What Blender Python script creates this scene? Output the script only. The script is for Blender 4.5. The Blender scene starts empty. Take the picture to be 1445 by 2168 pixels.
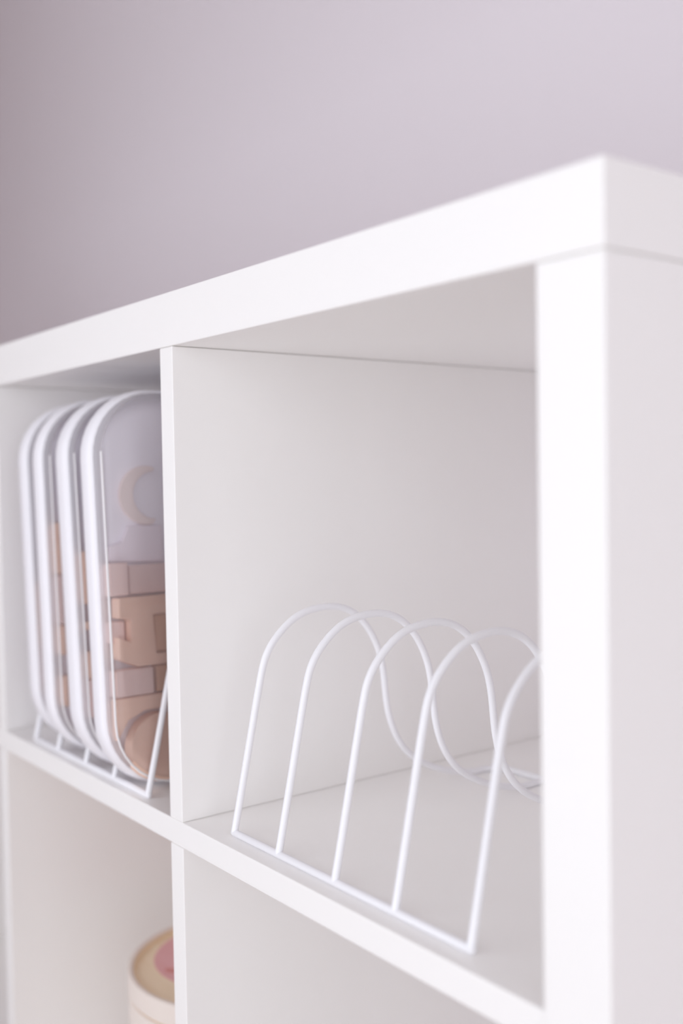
import bpy, bmesh, math, random
from mathutils import Vector, Matrix
random.seed(4)
S = bpy.context.scene
COL = S.collection

# ------------------------------------------------------------------ camera
H = 1.47                       # height of the shelf unit
T = 0.0375                     # outer panels
O = 0.335                      # one compartment
D = 0.018                      # inner boards
DEP = 0.39                     # depth
ZS = H - T - O                 # surface of the upper shelf board
yaw, pit, rol = 2.49058189, -0.03371987, -0.01711372
F = Vector((math.cos(pit)*math.cos(yaw), math.cos(pit)*math.sin(yaw), math.sin(pit)))
rt = Vector((math.sin(yaw), -math.cos(yaw), 0)); up = rt.cross(F)
R_ = rt*math.cos(rol) + up*math.sin(rol); U_ = -rt*math.sin(rol) + up*math.cos(rol)
cam = bpy.data.cameras.new('camera'); co = bpy.data.objects.new('camera', cam); COL.objects.link(co)
m = Matrix((R_, U_, -F)).transposed().to_4x4(); m.translation = Vector((0.27903504, -0.35063509, 1.33958724))
co.matrix_world = m
cam.sensor_fit = 'VERTICAL'; cam.sensor_height = 36.0; cam.lens = 36.0*2219.30/2168.0
cam.clip_start = 0.02
cam.dof.use_dof = True; cam.dof.focus_distance = 0.685; cam.dof.aperture_fstop = 2.9
S.camera = co

# ------------------------------------------------------------------ light
W = bpy.data.worlds.new('sky'); S.world = W; W.use_nodes = True
W.node_tree.nodes['Background'].inputs[0].default_value = (0.80, 0.87, 1.0, 1)
W.node_tree.nodes['Background'].inputs[1].default_value = 1.0
ROOM = dict(x0=-2.6, x1=1.25, y0=-1.3, y1=0.398, z1=2.5)
WF = (-1.3, 1.0, 0.45, 2.25)      # window in the front wall: x0 x1 z0 z1
WR = (-1.15, -0.1, 0.45, 2.25)       # unseen right-wall window, added to light the side faces: y0 y1 z0 z1
def area(name, loc, rot, sx, sy, power, col):
    l = bpy.data.lights.new(name, 'AREA'); l.shape = 'RECTANGLE'; l.size = sx; l.size_y = sy
    l.energy = power; l.color = col
    o = bpy.data.objects.new(name, l); COL.objects.link(o); o.location = loc; o.rotation_euler = rot
    return o
area('unseen_window_light', ((WF[0]+WF[1])/2, ROOM['y0']-0.03, (WF[2]+WF[3])/2), (math.pi/2, 0, 0), WF[1]-WF[0], WF[3]-WF[2], 14.6, (0.99, 0.985, 0.945))
area('unseen_window_light', (ROOM['x1']+0.03, (WR[0]+WR[1])/2, (WR[2]+WR[3])/2), (math.pi/2, 0, math.pi/2), WR[1]-WR[0], WR[3]-WR[2], 7.0, (0.99, 0.985, 0.93))  # fill lamp of the added right window, for right-facing sides
S.cycles.max_bounces = 16; S.cycles.diffuse_bounces = 14; S.cycles.transparent_max_bounces = 24
S.view_settings.view_transform = 'Standard'; S.view_settings.look = 'None'
S.view_settings.gamma = 1.0; S.view_settings.use_curve_mapping = False
S.view_settings.exposure = 0.0

# ------------------------------------------------------------------ materials
def mat(name, col, rough=0.5, spec=0.5, bump=None, var=None):
    M = bpy.data.materials.new(name); M.use_nodes = True
    nt = M.node_tree; b = nt.nodes['Principled BSDF']
    b.inputs['Base Color'].default_value = (*col, 1); b.inputs['Roughness'].default_value = rough
    b.inputs['Specular IOR Level'].default_value = spec
    tc = nt.nodes.new('ShaderNodeTexCoord'); mp = nt.nodes.new('ShaderNodeMapping')
    nt.links.new(tc.outputs['Object'], mp.inputs[0])
    if var:                                     # (other colour, scale, stretch xyz, detail)
        c2, sc, st = var
        mp.inputs['Scale'].default_value = st
        n = nt.nodes.new('ShaderNodeTexNoise'); n.inputs['Scale'].default_value = sc; n.inputs['Detail'].default_value = 4
        r = nt.nodes.new('ShaderNodeMixRGB'); r.inputs[1].default_value = (*col, 1); r.inputs[2].default_value = (*c2, 1)
        nt.links.new(mp.outputs[0], n.inputs['Vector']); nt.links.new(n.outputs['Fac'], r.inputs[0])
        nt.links.new(r.outputs[0], b.inputs['Base Color'])
    if bump:
        n2 = nt.nodes.new('ShaderNodeTexNoise'); n2.inputs['Scale'].default_value = bump[0]
        bm_ = nt.nodes.new('ShaderNodeBump'); bm_.inputs['Strength'].default_value = bump[1]; bm_.inputs['Distance'].default_value = 0.001
        nt.links.new(tc.outputs['Object'], n2.inputs['Vector']); nt.links.new(n2.outputs['Fac'], bm_.inputs['Height'])
        nt.links.new(bm_.outputs[0], b.inputs['Normal'])
    return M
M_wall = mat('wall_paint', (0.785, 0.737, 0.770), 0.85, 0.2, bump=(220, 0.12))
M_wall2 = mat('warm_white_paint', (0.90, 0.86, 0.83), 0.85, 0.2)
M_ceil = mat('ceiling_paint', (0.86, 0.84, 0.84), 0.9, 0.2)
M_floor = mat('floor_boards', (0.86, 0.77, 0.71), 0.5, 0.3, var=((0.80, 0.71, 0.65), 3, (0.4, 6, 1)))
M_trim = mat('white_trim', (0.85, 0.84, 0.84), 0.5)
M_mel = mat('white_foil', (0.97, 0.960, 0.943), 0.30, 0.30, var=((0.962, 0.952, 0.935), 9, (0.35, 5, 5)))
M_edge = M_mel
M_wire = mat('white_powder_coat', (0.93, 0.93, 0.96), 0.32, 0.5)
M_lid = mat('white_plastic', (0.93, 0.92, 0.96), 0.38, 0.5)
M_birch = mat('pale_wood', (0.90, 0.83, 0.77), 0.6, 0.3, var=((0.86, 0.77, 0.70), 14, (1, 1, 9)))
M_lidwood = mat('tan_wood', (0.96, 0.83, 0.64), 0.6, 0.3, var=((0.92, 0.74, 0.53), 16, (1, 8, 1)))
M_pink = mat('pink_print', (0.87, 0.52, 0.54), 0.6, 0.3, var=((0.80, 0.42, 0.43), 22, (1, 5, 1)))
M_red = mat('red_print', (0.72, 0.30, 0.28), 0.6, 0.3)
M_block = mat('toy_wood', (0.89, 0.65, 0.52), 0.55, 0.35, var=((0.84, 0.57, 0.44), 25, (1, 1, 7)))
M_block_pink = mat('pinkish_toy_wood', (0.84, 0.66, 0.61), 0.55, 0.35, var=((0.78, 0.58, 0.54), 25, (1, 7, 1)))
M_block_moon = mat('hazed_moon_wood', (0.93, 0.80, 0.75), 0.55, 0.3)  # paled in colour to look veiled by the milky tray
M_block_haze = mat('hazed_toy_wood', (0.90, 0.82, 0.87), 0.55, 0.3)  # haze of the milky tray mixed into this wood colour
M_block_dark = mat('orange_toy_wood', (0.72, 0.44, 0.29), 0.55, 0.35)

def clear_plastic(name, haze):
    M = bpy.data.materials.new(name); M.use_nodes = True; nt = M.node_tree
    for n in list(nt.nodes): nt.nodes.remove(n)
    out = nt.nodes.new('ShaderNodeOutputMaterial')
    tr = nt.nodes.new('ShaderNodeBsdfTransparent'); tr.inputs[0].default_value = (0.99, 0.985, 0.995, 1)
    df = nt.nodes.new('ShaderNodeBsdfTranslucent'); df.inputs[0].default_value = (0.97, 0.95, 0.985, 1)
    d2 = nt.nodes.new('ShaderNodeBsdfDiffuse'); d2.inputs[0].default_value = (0.97, 0.95, 0.985, 1)
    mx0 = nt.nodes.new('ShaderNodeMixShader'); mx0.inputs[0].default_value = 0.6
    nt.links.new(df.outputs[0], mx0.inputs[1]); nt.links.new(d2.outputs[0], mx0.inputs[2])
    mx = nt.nodes.new('ShaderNodeMixShader'); mx.inputs[0].default_value = haze
    nt.links.new(tr.outputs[0], mx.inputs[1]); nt.links.new(mx0.outputs[0], mx.inputs[2])
    gl = nt.nodes.new('ShaderNodeBsdfGlossy'); gl.inputs['Roughness'].default_value = 0.12
    fr = nt.nodes.new('ShaderNodeFresnel'); fr.inputs[0].default_value = 1.30
    m2 = nt.nodes.new('ShaderNodeMixShader')
    nt.links.new(fr.outputs[0], m2.inputs[0]); nt.links.new(mx.outputs[0], m2.inputs[1]); nt.links.new(gl.outputs[0], m2.inputs[2])
    nt.links.new(m2.outputs[0], out.inputs[0])
    return M
M_tray = clear_plastic('clear_plastic', 0.20)
M_twall = clear_plastic('milky_plastic', 0.42)
M_highlight = mat('highlight_white', (0.93, 0.92, 0.93), 0.25, 0.6)  # colour of the modelled highlight line
M_panel = mat('frosted_lid', (0.965, 0.935, 0.985), 0.5, 0.3)
M_glass = clear_plastic('window_glass', 0.0)

# ------------------------------------------------------------------ helpers
def obj(name, bm, material, parent=None, smooth=False):
    me = bpy.data.meshes.new(name); bmesh.ops.recalc_face_normals(bm, faces=bm.faces[:]); bm.to_mesh(me); bm.free()
    me.materials.append(material)
    if smooth:
        me.shade_smooth()
    o = bpy.data.objects.new(name, me); COL.objects.link(o)
    if parent: o.parent = parent
    return o
def empty(name, loc, rot=(0, 0, 0)):
    o = bpy.data.objects.new(name, None); COL.objects.link(o); o.location = loc; o.rotation_euler = rot
    o.empty_display_size = 0.05
    return o
def tag(o, label, cat, group=None):
    o['label'] = label; o['category'] = cat
    if group: o['group'] = group
    return o
def box(x0, x1, y0, y1, z0, z1, bev=0.0, seg=2):
    bm = bmesh.new(); bmesh.ops.create_cube(bm, size=1)
    for v in bm.verts:
        v.co = Vector((x0 if v.co.x < 0 else x1, y0 if v.co.y < 0 else y1, z0 if v.co.z < 0 else z1))
    if bev:
        bmesh.ops.bevel(bm, geom=bm.edges[:], offset=bev, segments=seg, profile=0.5, affect='EDGES')
    return bm
def catmull(P, n=8, smooth=0):
    P = [Vector(p) for p in P]; out = []
    Q = [2*P[0]-P[1]] + P + [2*P[-1]-P[-2]]
    for i in range(1, len(Q)-2):
        a, b, c, d = Q[i-1:i+3]
        for k in range(n):
            t = k/n
            out.append(0.5*((2*b) + (c-a)*t + (2*a-5*b+4*c-d)*t*t + (3*b-a-3*c+d)*t**3))
    out.append(P[-1])
    for _ in range(smooth):
        out = [out[0]] + [(out[i-1]+2*out[i]+out[i+1])/4 for i in range(1, len(out)-1)] + [out[-1]]
    return out
def tube(path, r, seg=12, bm=None, dome=True):
    bm = bm or bmesh.new(); n = len(path); rings = []
    ref = None
    pts = [(p, r) for p in path]
    if dome:                                     # rounded ends
        d0 = (path[0]-path[1]).normalized(); d1 = (path[-1]-path[-2]).normalized()
        pts = [(path[0]+d0*r*0.9, r*0.35), (path[0]+d0*r*0.6, r*0.8)] + pts + [(path[-1]+d1*r*0.6, r*0.8), (path[-1]+d1*r*0.9, r*0.35)]
    for i, (p, rr) in enumerate(pts):
        a = pts[max(i-1, 0)][0]; b = pts[min(i+1, len(pts)-1)][0]
        t = (b-a).normalized()
        if ref is None:
            ref = t.orthogonal().normalized()
        ref = (ref - t*ref.dot(t)).normalized(); bi = t.cross(ref)
        rings.append([bm.verts.new(p + (ref*math.cos(2*math.pi*k/seg) + bi*math.sin(2*math.pi*k/seg))*rr) for k in range(seg)])
    for i in range(len(rings)-1):
        for k in range(seg):
            bm.faces.new((rings[i][k], rings[i][(k+1) % seg], rings[i+1][(k+1) % seg], rings[i+1][k]))
    bm.faces.new(rings[0]); bm.faces.new(rings[-1])
    return bm
def prism(outline, x0, x1, bev=0.0012):
    """outline in (y,z), extruded along x"""
    bm = bmesh.new()
    vs = [bm.verts.new((x0, y, z)) for y, z in outline]
    f = bm.faces.new(vs)
    r = bmesh.ops.extrude_face_region(bm, geom=[f])
    for v in r['geom']:
        if isinstance(v, bmesh.types.BMVert): v.co.x = x1
    bmesh.ops.recalc_face_normals(bm, faces=bm.faces[:])
    if bev:
        es = [e for e in bm.edges if len(e.link_faces) == 2 and e.calc_face_angle(0) > 0.6]
        bmesh.ops.bevel(bm, geom=es, offset=bev, segments=2, profile=0.5, affect='EDGES')
    return bm
def rrect(y0, y1, z0, z1, rad, n=10, bulge=0.0):
    """closed rounded rectangle in (y,z), counter-clockwise"""
    pts = []
    for cy, cz, a0 in ((y1-rad, z1-rad, 0), (y0+rad, z1-rad, 90), (y0+rad, z0+rad, 180), (y1-rad, z0+rad, 270)):
        for k in range(n+1):
            a = math.radians(a0 + 90*k/n)
            pts.append((cy+rad*math.cos(a), cz+rad*math.sin(a)))
    return pts
def loft(loops, bm=None, close_ends=False, closed_u=False):
    bm = bm or bmesh.new()
    R = [[bm.verts.new(p) for p in L] for L in loops]; n = len(R[0])
    pairs = list(zip(R, R[1:])) + ([(R[-1], R[0])] if closed_u else [])
    for a, b in pairs:
        for k in range(n):
            bm.faces.new((a[k], a[(k+1) % n], b[(k+1) % n], b[k]))
    if close_ends:
        bm.faces.new(R[0]); bm.faces.new(R[-1])
    return bm

# ------------------------------------------------------------------ the room
def struct(name, bm, m_, parent=None):
    o = obj(name, bm, m_, parent)
    if not parent: o['kind'] = 'structure'
    return o
X0, X1, Y0, Y1, Z1 = ROOM['x0'], ROOM['x1'], ROOM['y0'], ROOM['y1'], ROOM['z1']
struct('floor', box(X0, X1, Y0, Y1, -0.1, 0), M_floor)
struct('ceiling', box(X0, X1, Y0, Y1, Z1, Z1+0.1), M_ceil)
struct('wall_back', box(X0-0.1, X1+0.1, Y1, Y1+0.1, 0, Z1), M_wall)
struct('wall_left', box(X0-0.1, X0, Y0, Y1, 0, Z1), M_wall)
def wall_hole(axis, a0, a1, h0, h1, z0, z1, t0, t1):
    """wall with one window opening; axis 'x' runs along x"""
    bm = bmesh.new()
    for (p, q, r, s) in ((a0, h0, 0, Z1), (h1, a1, 0, Z1), (h0, h1, 0, z0), (h0, h1, z1, Z1)):
        b = box(p, q, t0, t1, r, s) if axis == 'x' else box(t0, t1, p, q, r, s)
        me = bpy.data.meshes.new('tmp'); b.to_mesh(me); b.free(); bm.from_mesh(me); bpy.data.meshes.remove(me)
    return bm
struct('wall_front', wall_hole('x', X0-0.1, X1+0.1, *WF[:2], *WF[2:], Y0-0.1, Y0), M_wall2)
struct('wall_right', wall_hole('y', Y0, Y1, *WR[:2], *WR[2:], X1, X1+0.1), M_wall2)
def window(name, axis, h0, h1, z0, z1, t0, t1):
    root = empty(name, (0, 0, 0)); root['kind'] = 'structure'
    w = 0.05; mid = (h0+h1)/2
    for (p, q, r, s) in ((h0, h0+w, z0, z1), (h1-w, h1, z0, z1), (h0+w, h1-w, z0, z0+w), (h0+w, h1-w, z1-w, z1), (mid-w/2, mid+w/2, z0+w, z1-w)):
        obj('window_frame', box(p, q, t0, t1, r, s, 0.004) if axis == 'x' else box(t0, t1, p, q, r, s, 0.004), M_trim, root)
    c = (t0+t1)/2
    for (p, q) in ((h0+w, mid-w/2), (mid+w/2, h1-w)):
        obj('pane', box(p, q, c-0.002, c+0.002, z0+w, z1-w) if axis == 'x' else box(c-0.002, c+0.002, p, q, z0+w, z1-w), M_glass, root)
window('window_1', 'x', *WF, Y0-0.026, Y0-0.001)
window('fill_window', 'y', *WR, X1+0.001, X1+0.026)  # added window out of view, there for its light on the sides
struct('baseboard_back', box(X0, X1, Y1-0.006, Y1, 0.0, 0.06, 0.002), M_trim)

# ------------------------------------------------------------------ the shelf unit
NC, NR = 4, 4
WID = 2*T + NC*O + (NC-1)*D
unit = empty('shelf_unit', (-WID/2, DEP/2, 0))
tag(unit, 'white open cube shelf unit standing against the lavender grey wall', 'shelf')
def upart(name, b):
    bmesh.ops.translate(b, verts=b.verts[:], vec=(WID/2, -DEP/2, 0))
    return obj(name, b, M_mel, unit)
G = 0.0002
upart('top_panel', box(-WID, 0, 0, DEP, H-T, H, 0.0008))
upart('bottom_panel', box(-WID, 0, 0, DEP, 0, T, 0.0008))
upart('side_panel', box(-T, 0, 0, DEP, T+G, H-T-G-0.0003, 0.0008))
upart('side_panel', box(-WID, -WID+T, 0, DEP, T+G, H-T-G-0.0003, 0.0008))
for r in range(1, NR):
    zt = H - T - r*O - (r-1)*D
    upart('shelf_board', box(-WID+T+0.0002, -T-0.0002, 0.0004, DEP, zt-D, zt, 0.0006))
for r in range(NR):
    zt = H - T - r*(O+D)
    for c in range(1, NC):
        x = -T - c*O - (c-1)*D
        upart('divider', box(x-D, x, 0.0002, DEP, zt-O+0.0002, zt-0.0003, 0.0006))

# ------------------------------------------------------------------ wire racks
RW = 0.0025
XA = (-0.3252, -0.2719, -0.2125, -0.1574, -0.0982)
PROF = [(0.0, 0.0035), (0.0118, 0.055), (0.0236, 0.1080), (0.0277, 0.1190), (0.0345, 0.1300), (0.0515, 0.1440), (0.0675, 0.1482), (0.0835, 0.1494), (0.0985, 0.1462),
        (0.1120, 0.1375), (0.1225, 0.1240), (0.1300, 0.1080), (0.1330, 0.0900), (0.1345, 0.0730), (0.1385, 0.0560), (0.1465, 0.0400), (0.1590, 0.0265), (0.1780, 0.0155),
        (0.2010, 0.0070), (0.2200, 0.0032), (0.2330, 0.0026)]
YB = 0.251
def make_rack():
    r = empty('wire_rack', (0, 0, 0))
    xm = (XA[0]+XA[-1])/2
    xs = [x-xm for x in XA]
    obj('front_bar', tube([Vector((xs[0]-0.0005, 0, RW)), Vector((0, 0, RW)), Vector((xs[-1]+0.0005, 0, RW))], RW), M_wire, r, True)
    back = [(xs[0], 0.231, RW), (xs[0], 0.235, RW), (xs[0]+0.003, 0.2435, RW), (xs[0]+0.009, 0.2492, RW), (xs[0]+0.018, YB, RW), (0, YB, RW),
            (xs[-1]-0.018, YB, RW), (xs[-1]-0.009, 0.2492, RW), (xs[-1]-0.003, 0.2435, RW), (xs[-1], 0.235, RW), (xs[-1], 0.231, RW)]
    obj('back_bar', tube(catmull(back, 6), RW), M_wire, r, True)
    for i, x in enumerate(xs):
        pr = list(PROF)
        if 0 < i < 4: pr.append((YB-0.002, RW))
        obj('wire_arch', tube(catmull([(x, y, z) for y, z in pr], 6, 14), RW), M_wire, r, True)
    return r
def copy_tree(o):
    c = o.copy(); COL.objects.link(c)
    for ch in o.children:
        k = ch.copy(); COL.objects.link(k); k.parent = c
    return c
xm = (XA[0]+XA[-1])/2
rack = make_rack(); rack.location = (xm, 0.0143, ZS)
tag(rack, 'empty white wire rack with five arches in the right compartment', 'rack', 'wire racks on the upper shelf')
rack2 = copy_tree(rack); rack2.location = (xm-0.3425, 0.0085, ZS)
tag(rack2, 'white wire rack holding the four upright plastic containers', 'rack', 'wire racks on the upper shelf')

# ------------------------------------------------------------------ containers
CH, CD, TH = 0.314, 0.245, 0.037          # height, depth, thickness
def make_container(lid_t):
    root = empty('food_container', (0, 0, 0))
    rad = 0.055
    # rim of the lid: rounded bar running round the edge
    sec = []
    for k in range(14):
        a = 2*math.pi*k/14
        cx, ci = math.cos(a), math.sin(a)
        sx = math.copysign(abs(cx)**0.75, cx); si = math.copysign(abs(ci)**0.75, ci)
        sec.append((lid_t/2*(1+sx), 0.0055*(1+si)))
    loops = []
    for (x, ins) in sec:
        loops.append([(x, y, z) for y, z in rrect(ins, CD-ins, ins, CH-ins, rad-ins)])
    obj('lid_rim', loft(loops, closed_u=True), M_lid, root, True)
    ip = rrect(0.008, CD-0.008, 0.008, CH-0.008, rad-0.008)
    obj('lid_panel', loft([[(x, y, z) for y, z in ip] for x in (0.0120, 0.0160)], close_ends=True), M_panel, root)
    # clear tray: wall, rounded bottom edge, flat bottom
    L = []
    prof = [(lid_t-0.003, 0.0038), (lid_t+0.001, 0.0036), (lid_t+0.002, 0.0042), (TH-0.0060, 0.0052)]
    for k in range(1, 7):
        a = math.radians(15*k); prof.append((TH-0.006+0.006*math.sin(a), 0.0052+0.006*(1-math.cos(a))))
    prof.append((TH, 0.0150))
    for x, ins in prof:
        L.append([(x, y, z) for y, z in rrect(ins, CD-ins, ins, CH-ins, rad-ins)])
    obj('tray_wall', loft(L[:5]), M_twall, root, True)
    bm = loft(L[4:]); n = len(L[0])
    bm.verts.ensure_lookup_table(); bm.faces.new(bm.verts[-n:])
    tr = obj('clear_tray', bm, M_tray, root, True)
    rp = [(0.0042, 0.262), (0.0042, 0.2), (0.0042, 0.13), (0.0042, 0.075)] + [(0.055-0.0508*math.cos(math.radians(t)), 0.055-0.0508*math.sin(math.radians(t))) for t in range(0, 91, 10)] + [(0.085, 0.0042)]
    obj('tray_highlight', tube([Vector((TH-0.0022, y, z)) for y, z in rp], 0.0009), M_highlight, tr, True)['label'] = 'bright highlight modelled as a bead along the tray edge'  # white bead standing in for the highlight on the tray edge
    return root
CONT = [  # x, y, lean in degrees, lid thickness, label
    (-0.4825, -0.0160, 3.9, 0.0210, 'clear container with white lid nearest the divider, showing wooden blocks through its face'),
    (-0.5400, -0.0115, 4.6, 0.0235, 'third upright container from the left, white lid with the broadest rim'),
    (-0.6005, -0.0095, 3.6, 0.0200, 'second upright container from the left, thin white rim over clear tray'),
    (-0.6535, -0.0020, 4.0, 0.0200, 'leftmost upright container, white rim beside the bare left divider'),
]
def lower(o):                                   # rests on the shelf: lean lifts no corner below it
    return o
conts = []
for (x, y, a, lt, lab) in CONT:
    c = make_container(lt); c.location = (x, y, ZS+0.0003); c.rotation_euler = (0, -math.radians(a), 0)
    tag(c, lab, 'container', 'upright plastic containers in the wire rack'); conts.append(c)

# ------------------------------------------------------------------ wooden pieces inside the containers (outline in the container's y,z)
def piece(name, ci, outline, x0, x1, m_, label, bev=0.0012, smooth=False):
    cy = sum(p[0] for p in outline)/len(outline); cz = min(p[1] for p in outline)
    o = obj(name, prism([(y-cy, z-cz) for y, z in outline], 0, x1-x0, bev), m_)
    a = math.radians(CONT[ci][2]); L = Matrix.Translation((CONT[ci][0], CONT[ci][1], ZS+0.0003)) @ Matrix.Rotation(-a, 4, 'Y')
    o.matrix_world = L @ Matrix.Translation((x0, cy, cz))
    tag(o, label, 'toy block', 'wooden toy pieces in the containers')
    return o
def circ(cy, cz, r, n=28, a0=0, a1=360):
    return [(cy+r*math.cos(math.radians(a0+(a1-a0)*k/n)), cz+r*math.sin(math.radians(a0+(a1-a0)*k/n))) for k in range(n if a1-a0 == 360 else n+1)]
XF, XB = 0.0352, 0.0225
def rect(y0, y1, z0, z1): return [(y0, z0), (y1, z0), (y1, z1), (y0, z1)]
# nearest container
piece('wooden_disc', 0, circ(0.0420, 0.0325, 0.0265, 40), XB, XF, M_block, 'round wooden disc at the bottom of the nearest container')
piece('wooden_block', 0, [(0.0065, 0.0415), (0.0160, 0.0560), (0.030, 0.0620), (0.080, 0.0620), (0.080, 0.0735), (0.0065, 0.0735)], XB, XF-0.002, M_block, 'wooden block with a hollowed underside resting over the disc')
piece('wooden_block', 0, rect(0.0060, 0.038, 0.0745, 0.0950), XB, XF, M_block_pink, 'flat greyish wooden block under the notched block in the nearest container')
piece('wooden_block', 0, rect(0.042, 0.075, 0.0745, 0.0950), XB, XF-0.004, M_block_dark, 'dark orange wooden block low down behind the divider edge')
piece('wooden_letter', 0, [(0.0095, 0.1035), (0.026, 0.0960), (0.080, 0.0960), (0.080, 0.105), (0.0415, 0.105), (0.0405, 0.135), (0.080, 0.135), (0.080, 0.1500), (0.0115, 0.1500), (0.0110, 0.1345), (0.0210, 0.1325), (0.0205, 0.1155), (0.0100, 0.1205)],
      XB, XF, M_block, 'large notched tan wooden block in the nearest container')
piece('wooden_block', 0, rect(0.0430, 0.085, 0.1055, 0.1345), XB, XF-0.0045, M_block_dark, 'dark orange wooden piece in the opening of the notched block, at the divider edge')
piece('wooden_block', 0, rect(-0.001+0.0075, 0.0190, 0.1155, 0.1320), XB-0.004, XB+0.0055, M_block_pink, 'small wooden block seen through the notch of the large block')
piece('wooden_block', 0, rect(0.0070, 0.0225, 0.1515, 0.1770), XB-0.002, XF-0.003, M_block_pink, 'upper left greyish wooden block on top of the notched block')
piece('wooden_block', 0, rect(0.0255, 0.065, 0.1515, 0.1745), XB-0.004, XF-0.008, M_block_pink, 'dusky wooden block beside the upper left block, partly behind the divider')
moon = circ(0.0480, 0.2290, 0.0235, 26, 70, 282) + [(0.048+0.0075+0.0190*math.cos(math.radians(t)), 0.2290+0.0190*math.sin(math.radians(t))) for t in range(270, 79, -12)]
piece('wooden_block', 0, [(0.0120, 0.1775), (0.060, 0.1755), (0.060, 0.2050), (0.0300, 0.2050), (0.0240, 0.1930), (0.0130, 0.1900)], 0.0165, 0.0200, M_block_haze, 'wooden shape tinted with the tray haze under the crescent, deep in the nearest container')
piece('wooden_moon', 0, moon, 0.0165, 0.0195, M_block_moon, 'curved wooden crescent above the blocks in the nearest container', bev=0.0006)
# the other three: narrow glimpses between the rims
def stack(ci, spec, who):
    for (y0, y1, z0, z1, m_, lab) in spec:
        piece('wooden_block', ci, rect(y0, y1, z0, z1), max(XB, CONT[ci][3]+0.002), XF, m_, lab)
stack(1, [(0.0068, 0.060, 0.0480, 0.0790, M_block_pink, 'low wooden block in the third container from the left'),
          (0.0066, 0.050, 0.0800, 0.1020, M_block, 'wooden block second from the bottom in the third container'),
          (0.0068, 0.060, 0.1190, 0.1260, M_block, 'thin wooden slat in the middle of the third container'),
          (0.0066, 0.060, 0.1400, 0.1830, M_block, 'tall pale wooden block high in the third container')], '')
stack(2, [(0.0068, 0.060, 0.0480, 0.0740, M_block, 'lowest orange wooden block in the second container from the left'),
          (0.0066, 0.060, 0.0920, 0.1170, M_block, 'orange wooden block in the middle of the second container'),
          (0.0066, 0.060, 0.1180, 0.1600, M_block_pink, 'pinkish wooden block above the middle one in the second container'),
          (0.0066, 0.060, 0.1610, 0.2050, M_block, 'topmost wooden block in the second container from the left')], '')
stack(3, [(0.0068, 0.060, 0.0480, 0.0900, M_block_pink, 'lower wooden block in the leftmost container'),
          (0.0066, 0.060, 0.0910, 0.1500, M_block, 'upper wooden block in the leftmost container')], '')

# ------------------------------------------------------------------ round wooden box in the compartment below
BX, BY, BR = -0.5455, 0.1475, 0.1000
ZB = ZS - D - O; ZT = ZS - 0.2005
rb = empty('round_box', (BX, BY, ZB)); tag(rb, 'round pale wooden box with a pink spot on its tan lid, in the lower compartment', 'box')
def lathe(profile, n=64):
    bm = bmesh.new(); R = [[bm.verts.new((r*math.cos(2*math.pi*k/n), r*math.sin(2*math.pi*k/n), z)) for k in range(n)] for r, z in profile]
    for a, b in zip(R, R[1:]):
        for k in range(n): bm.faces.new((a[k], a[(k+1) % n], b[(k+1) % n], b[k]))
    return bm, R
h = ZT-ZB
b_, R = lathe([(BR-0.006, 0.0008), (BR-0.0014, 0.0), (BR-0.0004, 0.001), (BR-0.0004, h-0.0228), (BR-0.0014, h-0.0220), (BR-0.0040, h-0.0220)])
b_.faces.new(R[0]); b_.faces.new(R[-1]); o = obj('box_body', b_, M_birch, rb)
b_, R = lathe([(BR-0.0030, h-0.0195), (BR-0.0006, h-0.0195), (BR, h-0.0185), (BR, h-0.001), (BR-0.001, h), (BR-0.0040, h), (BR-0.0050, h-0.001), (BR-0.0050, h-0.009)])
o = obj('lid_band', b_, M_birch, rb)
b_, R = lathe([(BR-0.0045, h-0.0218), (BR-0.0030, h-0.0218), (BR-0.0030, h-0.0197), (BR-0.0045, h-0.0197)])
obj('box_neck', b_, M_lidwood, rb)['label'] = 'tan strip showing between lid and body'
b_, R = lathe([(BR-0.0052, h-0.009), (BR-0.0052, h-0.0012), (BR-0.0060, h-0.0020), (BR-0.0060, h-0.009)])
obj('inner_band', b_, M_lidwood, rb)['label'] = 'tan inner band of the lid rim'
b_, R = lathe([(BR-0.0052, h-0.0090), (BR-0.0052, h-0.0060), (0.001, h-0.0060)])
b_.faces.new(R[0]); b_.faces.new(R[-1]); lt_ = obj('lid_top', b_, M_lidwood, rb)
b_, R = lathe([(0.0670, h-0.0061), (0.0670, h-0.0056), (0.0005, h-0.0056)], 40)
for v in b_.verts: v.co.x -= 0.0215; v.co.y += 0.0005
b_.faces.new(R[-1]); o = obj('pink_spot', b_, M_pink, lt_); o['label'] = 'round pink print'
bm = bmesh.new()
pts = [(-0.030, -0.0600), (-0.024, -0.0610), (-0.014, -0.0540), (-0.004, -0.0420), (-0.010, -0.0390), (-0.020, -0.0480), (-0.029, -0.0560)]
bm.faces.new([bm.verts.new((x, y, h-0.0055)) for x, y in pts])
r_ = bmesh.ops.extrude_face_region(bm, geom=bm.faces[:]); bmesh.ops.translate(bm, verts=[v for v in r_['geom'] if isinstance(v, bmesh.types.BMVert)], vec=(0, 0, 0.0003))
o = obj('red_mark', bm, M_red, lt_); o['label'] = 'small red painted mark'
